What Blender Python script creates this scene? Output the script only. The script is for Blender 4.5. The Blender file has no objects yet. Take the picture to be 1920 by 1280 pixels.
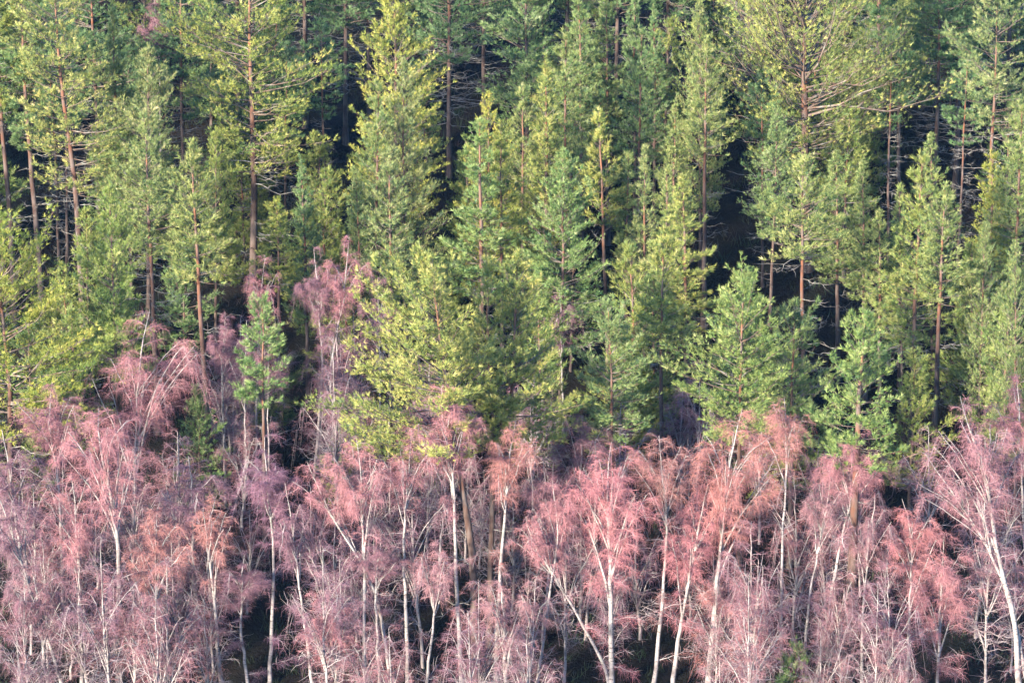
import bpy, math
import numpy as np
from mathutils import Vector

# ------------------------------------------------------------------ camera
S = bpy.context.scene
COL = S.collection
HFOV = math.radians(18.9)
PITCH = math.radians(11.0)
CZ = 53.05
cd = bpy.data.cameras.new('camera')
cd.sensor_width = 36.0
cd.angle = HFOV
cd.clip_start = 1.0
cd.clip_end = 2000.0
cam = bpy.data.objects.new('camera', cd)
COL.objects.link(cam)
cam.location = (0, 0, CZ)
cam.rotation_euler = (math.pi / 2 - PITCH, 0, 0)
S.camera = cam

# ------------------------------------------------------------------ light
SUN_AZ, SUN_EL = math.radians(38), math.radians(13)      # sun stands behind the camera, to its left
w = bpy.data.worlds.new('World')
S.world = w
w.use_nodes = True
nt = w.node_tree
bg = nt.nodes['Background']
sky = nt.nodes.new('ShaderNodeTexSky')
sky.sky_type = 'NISHITA'
sky.sun_disc = False
sky.sun_elevation = SUN_EL
sky.sun_rotation = math.pi + SUN_AZ
sky.ozone_density = 6.0
sky.dust_density = 0.3
nt.links.new(sky.outputs[0], bg.inputs[0])
bg.inputs[1].default_value = 0.14
sd = bpy.data.lights.new('sun', 'SUN')
sd.energy = 4.5
sd.angle = math.radians(5.0)      # thin high cloud softens it
sd.color = (1.0, 0.87, 0.66)
so = bpy.data.objects.new('sun', sd)
COL.objects.link(so)
tv = Vector((math.sin(SUN_AZ) * math.cos(SUN_EL), math.cos(SUN_AZ) * math.cos(SUN_EL), -math.sin(SUN_EL)))
so.rotation_euler = tv.to_track_quat('-Z', 'Y').to_euler()
S.view_settings.view_transform = 'Standard'
S.view_settings.look = 'None'
S.view_settings.gamma = 1.0
S.view_settings.exposure = 2.75
S.render.engine = 'CYCLES'
S.cycles.use_denoising = True
S.cycles.denoiser = 'OPENIMAGEDENOISE'
S.cycles.denoising_input_passes = 'RGB_ALBEDO_NORMAL'
S.cycles.denoising_prefilter = 'ACCURATE'
S.cycles.max_bounces = 4
S.cycles.diffuse_bounces = 2
S.cycles.transmission_bounces = 2
S.cycles.use_adaptive_sampling = False
S.cycles.volume_bounces = 0
S.cycles.debug_use_spatial_splits = True
S.cycles.use_light_tree = False
S.cycles.caustics_reflective = False
S.cycles.caustics_refractive = False

# ------------------------------------------------------------------ geometry of the place
FPX = 960.0 / math.tan(HFOV / 2)
SLOPE = 0.32
cp, sp = math.cos(PITCH), math.sin(PITCH)


def ground_z(x, y):
    return (SLOPE * (y - 170.0) + 0.45 * np.sin(x * 0.21 + y * 0.13) + 0.3 * np.sin(x * 0.47 - y * 0.31 + 1.3)
            + 0.12 * np.sin(x * 1.3 + 2.0) * np.sin(y * 1.1))


def ray(u, v):
    dx, dy = (u - 960.0) / FPX, (640.0 - v) / FPX
    return np.array((dx, cp + sp * dy, -sp + cp * dy))


def hit_ground(u, v):
    d = ray(u, v)
    lo, hi = 60.0, 600.0
    for _ in range(50):
        m = (lo + hi) / 2
        p = d * m
        if CZ + p[2] > ground_z(p[0], p[1]):
            lo = m
        else:
            hi = m
    p = d * lo
    return np.array((p[0], p[1], CZ + p[2]))


def at_depth(u, v, Y):
    d = ray(u, v)
    t = Y / d[1]
    return np.array((d[0] * t, Y, CZ + d[2] * t))


# ------------------------------------------------------------------ mesh helpers
def make_mesh(name, V, T, var=None, smooth=False):
    V = np.ascontiguousarray(V, dtype=np.float32)
    T = np.ascontiguousarray(T, dtype=np.int32)
    me = bpy.data.meshes.new(name)
    me.vertices.add(len(V))
    me.vertices.foreach_set('co', V.ravel())
    me.loops.add(T.size)
    me.loops.foreach_set('vertex_index', T.ravel())
    me.polygons.add(len(T))
    me.polygons.foreach_set('loop_start', np.arange(0, T.size, 3, dtype=np.int32))
    me.polygons.foreach_set('loop_total', np.full(len(T), 3, dtype=np.int32))
    if smooth:
        me.polygons.foreach_set('use_smooth', np.ones(len(T), dtype=bool))
    if var is not None:
        a = me.attributes.new('var', 'FLOAT', 'POINT')
        a.data.foreach_set('value', np.ascontiguousarray(var, dtype=np.float32))
    me.update(calc_edges=True)
    return me


def nrm(a):
    return a / np.maximum(np.linalg.norm(a, axis=-1, keepdims=True), 1e-9)


def tubes(P, R, k, var=None):
    """P (B,n,3), R (B,n) -> verts, tris, var; one tube for each row."""
    B, n, _ = P.shape
    t = np.empty_like(P)
    t[:, 1:-1] = P[:, 2:] - P[:, :-2]
    t[:, 0] = P[:, 1] - P[:, 0]
    t[:, -1] = P[:, -1] - P[:, -2]
    t = nrm(t)
    ref = np.array((0.31, 0.87, 0.38))
    a = nrm(np.cross(t, ref))
    b = np.cross(t, a)
    ang = np.arange(k) * 2 * math.pi / k
    ring = a[:, :, None, :] * np.cos(ang)[None, None, :, None] + b[:, :, None, :] * np.sin(ang)[None, None, :, None]
    V = P[:, :, None, :] + ring * R[:, :, None, None]
    idx = np.arange(B * n * k).reshape(B, n, k)
    i00 = idx[:, :-1, :]
    i10 = idx[:, 1:, :]
    i01 = np.roll(i00, -1, axis=2)
    i11 = np.roll(i10, -1, axis=2)
    T = np.concatenate([np.stack([i00, i01, i11], -1).reshape(-1, 3), np.stack([i00, i11, i10], -1).reshape(-1, 3)])
    vv = None if var is None else np.repeat(var.reshape(-1), k)
    return V.reshape(-1, 3), T, vv


def ribbons(P, W, side):
    """P (B,n,3), W (B,n) half widths, side (B,3): tapered strips ending in a point."""
    B, n, _ = P.shape
    s = side[:, None, :] * W[:, :-1, None]
    L = P[:, :-1] - s
    Rr = P[:, :-1] + s
    m = n - 1
    V = np.concatenate([L, Rr, P[:, -1:]], axis=1)
    base = (np.arange(B) * (2 * m + 1))[:, None]
    tr = []
    for i in range(m - 1):
        tr.append(np.stack([base[:, 0] + i, base[:, 0] + m + i, base[:, 0] + m + i + 1], -1))
        tr.append(np.stack([base[:, 0] + i, base[:, 0] + m + i + 1, base[:, 0] + i + 1], -1))
    tr.append(np.stack([base[:, 0] + m - 1, base[:, 0] + 2 * m - 1, base[:, 0] + 2 * m], -1))
    return V.reshape(-1, 3), np.concatenate(tr), 2 * m + 1


def join(parts):
    Vs, Ts, Vars, off = [], [], [], 0
    for V, T, va in parts:
        Vs.append(V)
        Ts.append(T + off)
        Vars.append(va if va is not None else np.zeros(len(V)))
        off += len(V)
    return np.concatenate(Vs), np.concatenate(Ts), np.concatenate(Vars)


# ------------------------------------------------------------------ materials
def new_mat(name):
    m = bpy.data.materials.new(name)
    m.use_nodes = True
    n = m.node_tree
    n.nodes.clear()
    out = n.nodes.new('ShaderNodeOutputMaterial')
    return m, n, out


def N(nt_, t, **kw):
    x = nt_.nodes.new(t)
    for k, v in kw.items():
        setattr(x, k, v)
    return x


def mixcol(n, fac, a, b, mode='MIX'):
    x = N(n, 'ShaderNodeMix', data_type='RGBA', blend_type=mode)
    for s, v in ((x.inputs[0], fac), (x.inputs[6], a), (x.inputs[7], b)):
        if isinstance(v, bpy.types.NodeSocket):
            n.links.new(v, s)
        elif isinstance(v, (int, float)):
            s.default_value = v
        else:
            s.default_value = (*v, 1)
    return x.outputs[2]


def ramp(n, fac, stops):
    r = N(n, 'ShaderNodeValToRGB')
    e = r.color_ramp.elements
    while len(e) < len(stops):
        e.new(0.5)
    for el, (p, c) in zip(e, stops):
        el.position = p
        el.color = (*c, 1)
    n.links.new(fac, r.inputs[0])
    return r.outputs[0]


def attr(n, name):
    return N(n, 'ShaderNodeAttribute', attribute_name=name).outputs['Fac']


def noise(n, scale, detail=3, coord=None, stretch=None):
    x = N(n, 'ShaderNodeTexNoise')
    x.inputs['Scale'].default_value = scale
    x.inputs['Detail'].default_value = detail
    tc = N(n, 'ShaderNodeTexCoord')
    src = tc.outputs['Object']
    if stretch:
        mp = N(n, 'ShaderNodeMapping')
        mp.inputs['Scale'].default_value = stretch
        n.links.new(src, mp.inputs[0])
        src = mp.outputs[0]
    n.links.new(src, x.inputs['Vector'])
    return x.outputs['Fac']


def needle_material():
    m, n, out = new_mat('pine_needle_green')
    v = attr(n, 'var')
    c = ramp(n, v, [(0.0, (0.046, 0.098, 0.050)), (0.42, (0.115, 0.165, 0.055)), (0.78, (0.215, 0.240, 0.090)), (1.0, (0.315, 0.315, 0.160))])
    oi = N(n, 'ShaderNodeObjectInfo')
    c2 = mixcol(n, 1.0, c, oi.outputs['Color'], 'MULTIPLY')
    d = N(n, 'ShaderNodeBsdfDiffuse')
    t = N(n, 'ShaderNodeBsdfTranslucent')
    g = N(n, 'ShaderNodeBsdfGlossy')
    g.inputs['Roughness'].default_value = 0.5
    g.inputs['Color'].default_value = (0.75, 0.85, 0.8, 1)
    n.links.new(c2, d.inputs[0])
    n.links.new(c2, t.inputs[0])
    a = N(n, 'ShaderNodeMixShader')
    a.inputs[0].default_value = 0.34
    n.links.new(d.outputs[0], a.inputs[1])
    n.links.new(t.outputs[0], a.inputs[2])
    b = N(n, 'ShaderNodeMixShader')
    b.inputs[0].default_value = 0.02
    n.links.new(a.outputs[0], b.inputs[1])
    n.links.new(g.outputs[0], b.inputs[2])
    n.links.new(b.outputs[0], out.inputs[0])
    return m


def bark_material(name, kind):
    m, n, out = new_mat(name)
    b = N(n, 'ShaderNodeBsdfPrincipled')
    b.inputs['Roughness'].default_value = 0.85
    b.inputs['Specular IOR Level'].default_value = 0.12
    v = attr(n, 'var')
    if kind == 'pine':
        nz = noise(n, 3.0, 4, stretch=(1, 1, 0.35))
        c = ramp(n, v, [(0.0, (0.028, 0.021, 0.021)), (0.4, (0.044, 0.026, 0.022)), (0.68, (0.105, 0.044, 0.026)), (1.0, (0.16, 0.078, 0.044))])
        c = mixcol(n, ramp(n, nz, [(0.40, (0, 0, 0)), (0.62, (1, 1, 1))]), c, (0.075, 0.058, 0.054))
        bs = 9.0
    elif kind == 'bough':
        nz = noise(n, 2.0, 3)
        c = ramp(n, nz, [(0.35, (0.075, 0.046, 0.036)), (0.55, (0.11, 0.088, 0.078)), (0.72, (0.16, 0.16, 0.15))])
        bs = 12.0
    elif kind == 'dead':
        nz = noise(n, 2.5, 3)
        c = ramp(n, nz, [(0.35, (0.08, 0.066, 0.062)), (0.55, (0.14, 0.134, 0.132)), (0.75, (0.22, 0.23, 0.225))])
        bs = 12.0
    elif kind == 'birch':
        nz = noise(n, 4.0, 4, stretch=(1.0, 1.0, 3.2))
        nb = noise(n, 0.9, 3)
        pale = ramp(n, nb, [(0.32, (0.07, 0.06, 0.062)), (0.48, (0.205, 0.182, 0.186)), (0.7, (0.112, 0.116, 0.112))])
        c = mixcol(n, ramp(n, nz, [(0.54, (0, 0, 0)), (0.64, (1, 1, 1))]), pale, (0.07, 0.055, 0.055))
        bs = 14.0
    elif kind == 'limb':
        c = ramp(n, noise(n, 1.2, 3), [(0.30, (0.11, 0.082, 0.096)), (0.5, (0.19, 0.16, 0.175)), (0.72, (0.245, 0.235, 0.245))])
        bs = 14.0
    else:  # twig
        oi = N(n, 'ShaderNodeObjectInfo')
        c = ramp(n, v, [(0.0, (0.108, 0.062, 0.082)), (0.5, (0.178, 0.090, 0.104)), (1.0, (0.265, 0.140, 0.146))])
        c = mixcol(n, 1.0, c, oi.outputs['Color'], 'MULTIPLY')
        b.inputs['Roughness'].default_value = 0.6
        bs = None
    n.links.new(c, b.inputs['Base Color'])
    if bs:
        bp = N(n, 'ShaderNodeBump')
        bp.inputs['Strength'].default_value = 0.5
        bp.inputs['Distance'].default_value = 0.03
        n.links.new(noise(n, bs, 4), bp.inputs['Height'])
        n.links.new(bp.outputs[0], b.inputs['Normal'])
    n.links.new(b.outputs[0], out.inputs[0])
    return m


def ground_material():
    m, n, out = new_mat('forest_floor')
    b = N(n, 'ShaderNodeBsdfPrincipled')
    b.inputs['Roughness'].default_value = 0.95
    b.inputs['Specular IOR Level'].default_value = 0.04
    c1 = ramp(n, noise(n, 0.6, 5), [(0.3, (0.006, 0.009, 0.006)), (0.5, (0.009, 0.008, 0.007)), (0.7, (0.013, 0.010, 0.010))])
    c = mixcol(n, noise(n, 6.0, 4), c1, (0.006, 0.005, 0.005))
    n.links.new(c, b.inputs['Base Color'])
    bp = N(n, 'ShaderNodeBump')
    bp.inputs['Strength'].default_value = 0.8
    bp.inputs['Distance'].default_value = 0.15
    n.links.new(noise(n, 4.0, 5), bp.inputs['Height'])
    n.links.new(bp.outputs[0], b.inputs['Normal'])
    n.links.new(b.outputs[0], out.inputs[0])
    return m


def brush_material():
    m, n, out = new_mat('heather_and_grass')
    b = N(n, 'ShaderNodeBsdfPrincipled')
    b.inputs['Roughness'].default_value = 0.8
    b.inputs['Specular IOR Level'].default_value = 0.08
    c = ramp(n, attr(n, 'var'), [(0.0, (0.014, 0.030, 0.016)), (0.45, (0.022, 0.030, 0.016)), (0.72, (0.040, 0.026, 0.028)), (1.0, (0.07, 0.054, 0.042))])
    n.links.new(c, b.inputs['Base Color'])
    n.links.new(b.outputs[0], out.inputs[0])
    return m


M_NEEDLE = needle_material()
M_PINE = bark_material('pine_bark', 'pine')
M_BOUGH = bark_material('pine_bough_bark', 'bough')
M_DEAD = bark_material('lichen_grey_deadwood', 'dead')
M_BIRCH = bark_material('birch_bark', 'birch')
M_LIMB = bark_material('birch_branch_bark', 'limb')
M_TWIG = bark_material('birch_twig', 'twig')
M_GROUND = ground_material()
M_BRUSH = brush_material()


def link(name, me, mat, parent=None):
    o = bpy.data.objects.new(name, me)
    if mat and not me.materials:
        me.materials.append(mat)
    COL.objects.link(o)
    o.parent = parent
    return o


def root(name, label, cat, group, loc):
    e = bpy.data.objects.new(name, None)
    COL.objects.link(e)
    e.location = loc
    e['label'] = label
    e['category'] = cat
    e['group'] = group
    return e


# ------------------------------------------------------------------ ground
gx = np.linspace(-150, 150, 150)
gy = np.linspace(40, 460, 210)
GX, GY = np.meshgrid(gx, gy)
rg = np.random.default_rng(5)
GZ = ground_z(GX, GY) + rg.normal(0, 0.05, GX.shape)
GV = np.stack([GX, GY, GZ], -1).reshape(-1, 3)
ii = np.arange(GX.size).reshape(GX.shape)
q = [ii[:-1, :-1].ravel(), ii[:-1, 1:].ravel(), ii[1:, 1:].ravel(), ii[1:, :-1].ravel()]
GT = np.concatenate([np.stack([q[0], q[1], q[2]], -1), np.stack([q[0], q[2], q[3]], -1)])
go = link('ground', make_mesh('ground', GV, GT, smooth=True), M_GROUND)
go['kind'] = 'structure'
go['label'] = 'dark brown and olive forest floor rising up the hillside'

# ------------------------------------------------------------------ undergrowth
def undergrowth():
    n = 3000
    y = rg.uniform(155, 280, n)
    x = rg.uniform(-1, 1, n) * (y * 0.18)
    hue = np.clip(0.35 + 0.3 * np.sin(x * 0.3) * np.cos(y * 0.23) + rg.normal(0, 0.22, n), 0, 1)
    k = 14
    hgt = rg.uniform(0.4, 1.0, n) + np.where(y > 188, 1.0, 0.15) * rg.uniform(0, 1, n) ** 2
    P0 = np.stack([x, y, ground_z(x, y) - 0.03], -1)
    P0 = np.repeat(P0, k, 0)
    h = np.repeat(hgt, k) * rg.uniform(0.5, 1.1, n * k)
    P0[:, :2] += rg.normal(0, 0.3, (n * k, 2))
    d = np.concatenate([rg.normal(0, 0.55, (n * k, 2)), np.ones((n * k, 1))], 1)
    d = nrm(d)
    sd_ = nrm(np.cross(d, rg.normal(0, 1, (n * k, 3))))
    P1 = P0 + d * (h * 0.6)[:, None]
    P2 = P0 + d * h[:, None] + np.concatenate([rg.normal(0, 0.08, (n * k, 2)), np.full((n * k, 1), -0.05)], 1)
    V, T, per = ribbons(np.stack([P0, P1, P2], 1), np.stack([np.full(n * k, .016), np.full(n * k, .011), np.zeros(n * k)], 1), sd_)
    o = link('undergrowth', make_mesh('undergrowth', V, T, np.repeat(np.repeat(hue, k), per)), M_BRUSH)
    o['kind'] = 'stuff'
    o['label'] = 'low heather and rough grass covering the forest floor'


undergrowth()


# ------------------------------------------------------------------ a trunk from traced points
def trunk_line(px, n, rng, wob=0.06):
    """px: points (u, v) from the top down to the foot. Returns foot (world), local points foot->top (n,3), px per metre."""
    foot = hit_ground(*px[-1])
    Y = foot[1]
    pts = np.array([at_depth(u, v, Y) for u, v in px])[::-1] - foot
    z = pts[:, 2]
    zz = np.linspace(-0.35, z[-1], n)
    X = np.interp(zz, z, pts[:, 0])
    for _ in range(2):      # soften the corners
        X[1:-1] = 0.25 * X[:-2] + 0.5 * X[1:-1] + 0.25 * X[2:]
    Yl = np.cumsum(rng.normal(0, wob, n)) * 0.6
    Yl -= Yl[0]
    X = X + rng.normal(0, wob * 0.35, n)
    P = np.stack([X, Yl, zz], -1)
    ppm = FPX / (Y / math.cos(0))  # pixels for one metre at that depth (side to side)
    return foot, P, ppm


def on_trunk(P, z):
    return np.stack([np.interp(z, P[:, 2], P[:, 0]), np.interp(z, P[:, 2], P[:, 1]), z], -1)


STYLE = {
    # whorl spacing, branches in a whorl, inner bare share, elevation low/top (deg), curl, shoot length, profile, pads
    'young': dict(dz=0.42, nb=6, smin=0.18, e0=4, e1=58, curl=0.20, sh=0.24, rad='cone', dead=14),
    'slim': dict(dz=0.36, nb=5, smin=0.12, e0=18, e1=68, curl=0.20, sh=0.26, rad='cone', dead=8),
    'old': dict(dz=0.50, nb=5, smin=0.30, e0=-2, e1=34, curl=0.18, sh=0.26, rad='old', dead=26),
    'round': dict(dz=0.44, nb=6, smin=0.26, e0=6, e1=58, curl=0.22, sh=0.32, rad='round', dead=12),
    'bush': dict(dz=0.50, nb=7, smin=0.25, e0=-2, e1=60, curl=0.22, sh=0.24, rad='dome', dead=10),
}


def profile(kind, t, ex=0.72):
    if kind == 'cone':
        return np.clip(1 - t, 0, 1) ** ex * np.minimum(1, 0.72 + 2.0 * t)
    if kind == 'round':
        return np.where(t > 0.35, np.sqrt(np.clip(1 - ((t - 0.35) / 0.66) ** 2.6, 0, 1)), 0.66 + 0.34 * t / 0.35)
    if kind == 'old':
        return np.sqrt(np.clip(1 - t ** 2.4, 0, 1)) * np.minimum(1, 0.62 + 1.5 * t)
    return np.clip(1 - t ** 1.35, 0, 1) ** 0.85 * np.minimum(1, 0.72 + 1.4 * t)


PINES = 0
SEEDLINGS = {}
STATS = dict(t=0)
QP = 0.95     # foliage density, pines
QB = 1.0     # twig density, birches


def pine(style, px, W, vb, label, hue=0.5, tint=(1, 1, 1), off=0.0, dens=1.0, r=None, group='pines on the slope', seed=None, dead=None, skirt=None, unique=False):
    """px: traced trunk; W: half width of the crown in pixels; vb: pixel row where the green crown ends."""
    global PINES
    PINES += 1
    rng = np.random.default_rng(seed if seed is not None else 100 + PINES)
    st = STYLE[style]
    foot, P, ppm = trunk_line(px, 16, rng)
    H = P[-1, 2]
    # tree's needle tone, bluish to yellow green, with shade and sun partly tinted in
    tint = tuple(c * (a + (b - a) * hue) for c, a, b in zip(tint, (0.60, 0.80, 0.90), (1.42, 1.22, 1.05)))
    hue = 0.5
    zb = at_depth(px[0][0], vb, foot[1])[2] - foot[2]
    zb -= (skirt if skirt is not None else {'young': 0.15, 'slim': 0.14, 'old': 0.05, 'bush': 0.06, 'round': 0.0}[style]) * H
    zb = min(max(zb, 0.5), H - 1.0)
    Wm = W / ppm * {'young': 1.18, 'slim': 1.22, 'old': 1.06, 'bush': 1.06, 'round': 1.0}[style]
    offm = off / ppm
    key = (style, int(np.digitize(Wm / H, (0.10, 0.135))), int((H - zb) / H > 0.48))
    if not unique and style in ('young', 'slim') and len(SEEDLINGS.get(key, ())) >= 2:      # a sibling grown before: the same tree at its own size, turn and lean
        sib = SEEDLINGS[key][int(rng.integers(0, 2))]
        c = sib[0].copy()
        COL.objects.link(c)
        c.location = foot
        c.scale = (Wm / sib[2], Wm / sib[2], H / sib[1])
        c.rotation_euler = (0, math.atan2(P[-1, 0], H), rng.uniform(0, 6.28)) if abs(P[-1, 0]) < 0.15 else (0, math.atan2(P[-1, 0], H), 0)
        c['label'], c['group'] = label, group
        for ch in list(sib[0].children):
            d = ch.copy()
            COL.objects.link(d)
            d.parent = c
            if ch.name.startswith('crown'):
                d.color = (*tint, 1)
        return c
    r0 = (0.85 * r / ppm) if r else 0.0085 * H + 0.02
    e = root('pine_tree', label, 'pine tree', group, foot)
    if not unique:
        SEEDLINGS.setdefault(key, []).append((e, H, Wm))
    # trunk
    f = np.linspace(0, 1, 16)
    R = r0 * (1 - f) ** 0.75 * (1 + 0.5 * np.exp(-f * 25)) + 0.012
    V, T, va = tubes(P[None], R[None], 8, f[None])
    link('trunk', make_mesh('pine_trunk', V, T, va, True), M_PINE, e)
    # boughs
    zs = np.arange(zb, H - 0.15, st['dz'])
    zs = zs + rng.normal(0, st['dz'] * 0.22, len(zs))
    nb = st['nb']
    Z = np.repeat(zs, nb) + rng.normal(0, 0.07, len(zs) * nb)
    Z = np.clip(Z, zb * 0.98, H - 0.05)
    B = len(Z)
    az = rng.uniform(0, 2 * math.pi, B)
    t = np.clip((Z - zb) / (H - zb), 0, 1)
    L = Wm * profile(st['rad'], t, rng.uniform(0.52, 0.98)) * rng.uniform(0.58, 1.15, B)
    lob = 1 + 0.30 * np.sin(az * rng.integers(1, 3) + rng.uniform(0, 6)) * np.sin(t * 9 + rng.uniform(0, 6))
    if style in ('old', 'bush', 'round'):
        lob = lob * (1 + 0.16 * np.sin(az + t * 13 + rng.uniform(0, 6)))
    L = np.maximum(L * lob, 0.28)
    L = L + offm * np.cos(az) * (1 - t) * (np.abs(offm) > 0)
    L = np.maximum(L, 0.25)
    el = np.radians(st['e0'] + (st['e1'] - st['e0']) * t ** 1.4 + rng.normal(0, 9, B))
    curl = st['curl'] * rng.uniform(0.4, 1.5, B)
    L = L / np.clip(np.cos(el), 0.6, 1.0) ** (1.0 if style in ('old', 'bush', 'round') else 0.4)
    p0 = on_trunk(P, Z)
    hd = np.stack([np.cos(az), np.sin(az), np.zeros(B)], -1)
    pr = np.stack([-np.sin(az), np.cos(az), np.zeros(B)], -1)
    bend = rng.normal(0, 0.14, B)

    def pos(i, s):
        Li = L[i]
        return (p0[i] + hd[i] * (Li * s * np.cos(el[i]))[:, None] + pr[i] * (Li * bend[i] * s * s)[:, None]
                + np.array((0, 0, 1.0)) * (Li * (s * np.sin(el[i]) + curl[i] * s * s))[:, None])

    ss = np.linspace(0, 1, 4)
    BP = np.stack([pos(np.arange(B), np.full(B, s)) for s in ss], 1)
    BP[:, 1:-1] += rng.normal(0, 0.03, (B, 2, 3)) * L[:, None, None] * 0.5
    BR = (0.008 + 0.0085 * L ** 1.1)[:, None] * (1 - 0.85 * ss)[None]
    if style == 'round':
        BR *= 1.05
        BP[:, 1:-1] += rng.normal(0, 0.10, (B, 2, 3)) * L[:, None, None] * 0.5
    parts = [tubes(BP, BR, 3, np.zeros((B, 4)))]
    # side shoots and needle tufts
    area = 2 * Wm * (H - zb) * (0.55 if st['rad'] == 'cone' else 0.75)
    NS = int(np.clip(area * (42 if st['rad'] == 'cone' else 35), 260, 7000 if style == 'round' else 2700) * dens * QP)
    prob = L ** 1.35
    prob /= prob.sum()
    i = rng.choice(B, NS, p=prob)
    s = st['smin'] + (1 - st['smin']) * rng.uniform(0, 1, NS) ** 0.75
    bp = pos(i, s)
    tan = nrm(pos(i, np.minimum(s + 0.05, 1.05)) - pos(i, s - 0.05))
    sgn = rng.choice((-1.0, 1.0), NS)
    sd_ = nrm(tan * 0.75 + pr[i] * (sgn * rng.uniform(0.15, 1.0, NS))[:, None] + np.array((0, 0, 1.0)) * (rng.uniform(-0.1, 1.2, NS) if style == 'round' else rng.uniform(0.0, 0.7, NS))[:, None] + rng.normal(0, 0.22, (NS, 3)))
    sl = (0.16 + st['sh'] * L[i] * (1.15 - 0.75 * s)) * rng.uniform(0.5, 1.25, NS)
    tip = bp + sd_ * sl[:, None]
    sw = nrm(np.cross(sd_, rng.normal(0, 1, (NS, 3)))) * 0.009
    Vt = np.stack([bp - sw, bp + sw, tip], 1).reshape(-1, 3)
    Tt = np.arange(NS * 3).reshape(-1, 3)
    parts.append((Vt, Tt, np.zeros(NS * 3)))
    V, T, va = join(parts)
    link('branchwork', make_mesh('pine_branchwork', V, T, va, False), M_BOUGH, e)['kind'] = 'stuff'
    STATS['t'] += len(T)
    # tufts: three on a shoot plus the leader
    fr = np.array((0.55, 1.0))
    C = (bp[:, None] + (tip - bp)[:, None] * fr[None, :, None]).reshape(-1, 3)
    D = np.repeat(sd_, 2, 0)
    nlead = 26
    zl = rng.uniform(min(max(zb, H - 1.6), H - 0.4), H + 0.1, nlead)
    C = np.concatenate([C, on_trunk(P, zl) + rng.normal(0, 0.05, (nlead, 3))])
    D = np.concatenate([D, nrm(np.concatenate([rng.normal(0, .5, (nlead, 2)), np.ones((nlead, 1))], 1))])
    C = C + rng.normal(0, 0.035, C.shape)
    D = nrm(D + np.array((0, 0, 0.35)) + rng.normal(0, 0.2, D.shape))
    NT = len(C)
    k = 12
    tl = rng.uniform(0.20, 0.36, NT)
    e_ = nrm(np.repeat(D, k, 0) + rng.normal(0, 0.45, (NT * k, 3)))
    c_ = np.repeat(C, k, 0)
    ln = np.repeat(tl, k) * rng.uniform(0.7, 1.15, NT * k)
    # the flat side of a needle spray looks outwards and up, more or less
    rad = C - on_trunk(P, np.clip(C[:, 2], 0, H))
    rad[:, 2] = 0
    Nt = nrm(nrm(rad) * 0.55 + D * 0.25 + np.array((0, 0, 0.40)))
    ws = nrm(np.cross(e_, np.repeat(Nt, k, 0) + rng.normal(0, 0.52, (NT * k, 3)))) * (ln * rng.uniform(0.038, 0.068, NT * k))[:, None]
    V = np.stack([c_ - ws, c_ + ws, c_ + e_ * ln[:, None]], 1).reshape(-1, 3)
    T = np.arange(NT * k * 3).reshape(-1, 3)
    # needle colour: shoots of this year are paler, each branch has its own tone
    bt = rng.normal(0, 0.10, B)
    vt = np.concatenate([np.repeat(hue + bt[i], 2), np.full(nlead, hue + 0.15)]) + rng.normal(0, 0.11, NT)
    young = np.concatenate([np.tile(np.array((-0.12, 0.14)), NS), np.zeros(nlead)])
    vt = np.clip(vt + young, 0, 1)
    o = link('crown', make_mesh('pine_crown', V, T, np.repeat(vt, k * 3)), M_NEEDLE, e)
    o.color = (*tint, 1)
    STATS['t'] += len(T)
    # dead lower branches
    nd = st['dead'] if dead is None else dead
    if nd:
        zd = zb + 0.1 * (H - zb)
        z = rng.uniform(min(max(zb - 0.42 * H, 0.16 * H), 0.5 * zd), zd, nd)
        a2 = rng.uniform(0, 2 * math.pi, nd)
        Ld = Wm * rng.uniform(0.35, 0.95, nd)
        q0 = on_trunk(P, z)
        s5 = np.linspace(0, 1, 6)
        drop = rng.uniform(-0.25, 0.12, nd)
        hd2 = np.stack([np.cos(a2), np.sin(a2), np.zeros(nd)], -1)
        DP = q0[:, None] + hd2[:, None] * (Ld[:, None] * s5[None])[..., None]
        DP[..., 2] += Ld[:, None] * (drop[:, None] * s5[None] + 0.12 * s5[None] ** 2)
        DP[:, 1:] += rng.normal(0, 0.045, (nd, 5, 3)) * Ld[:, None, None] * 0.6
        DR = (0.012 + 0.006 * Ld)[:, None] * (1 - 0.8 * s5)[None]
        pp = [tubes(DP, DR, 3, np.zeros((nd, 6)))]
        m = nd * 9
        j = rng.integers(0, nd, m)
        sg = rng.integers(1, 5, m)
        b0 = DP[j, sg]
        dd = nrm(hd2[j] + rng.normal(0, 0.6, (m, 3)))
        ll = rng.uniform(0.25, 0.8, m)
        b1 = b0 + dd * (ll * 0.5)[:, None]
        b2 = b0 + dd * ll[:, None] + rng.normal(0, 0.1, (m, 3))
        V, T, per = ribbons(np.stack([b0, b1, b2], 1), np.tile(np.array((.011, .008, 0)), (m, 1)), nrm(np.cross(dd, rng.normal(0, 1, (m, 3)))))
        pp.append((V, T, np.zeros(len(V))))
        V, T, va = join(pp)
        link('deadwood', make_mesh('pine_deadwood', V, T, va), M_DEAD, e)['kind'] = 'stuff'
        STATS['t'] += len(T)
    return e


BIRCHES = 0


BIRCH_SIBS = {}


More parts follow.
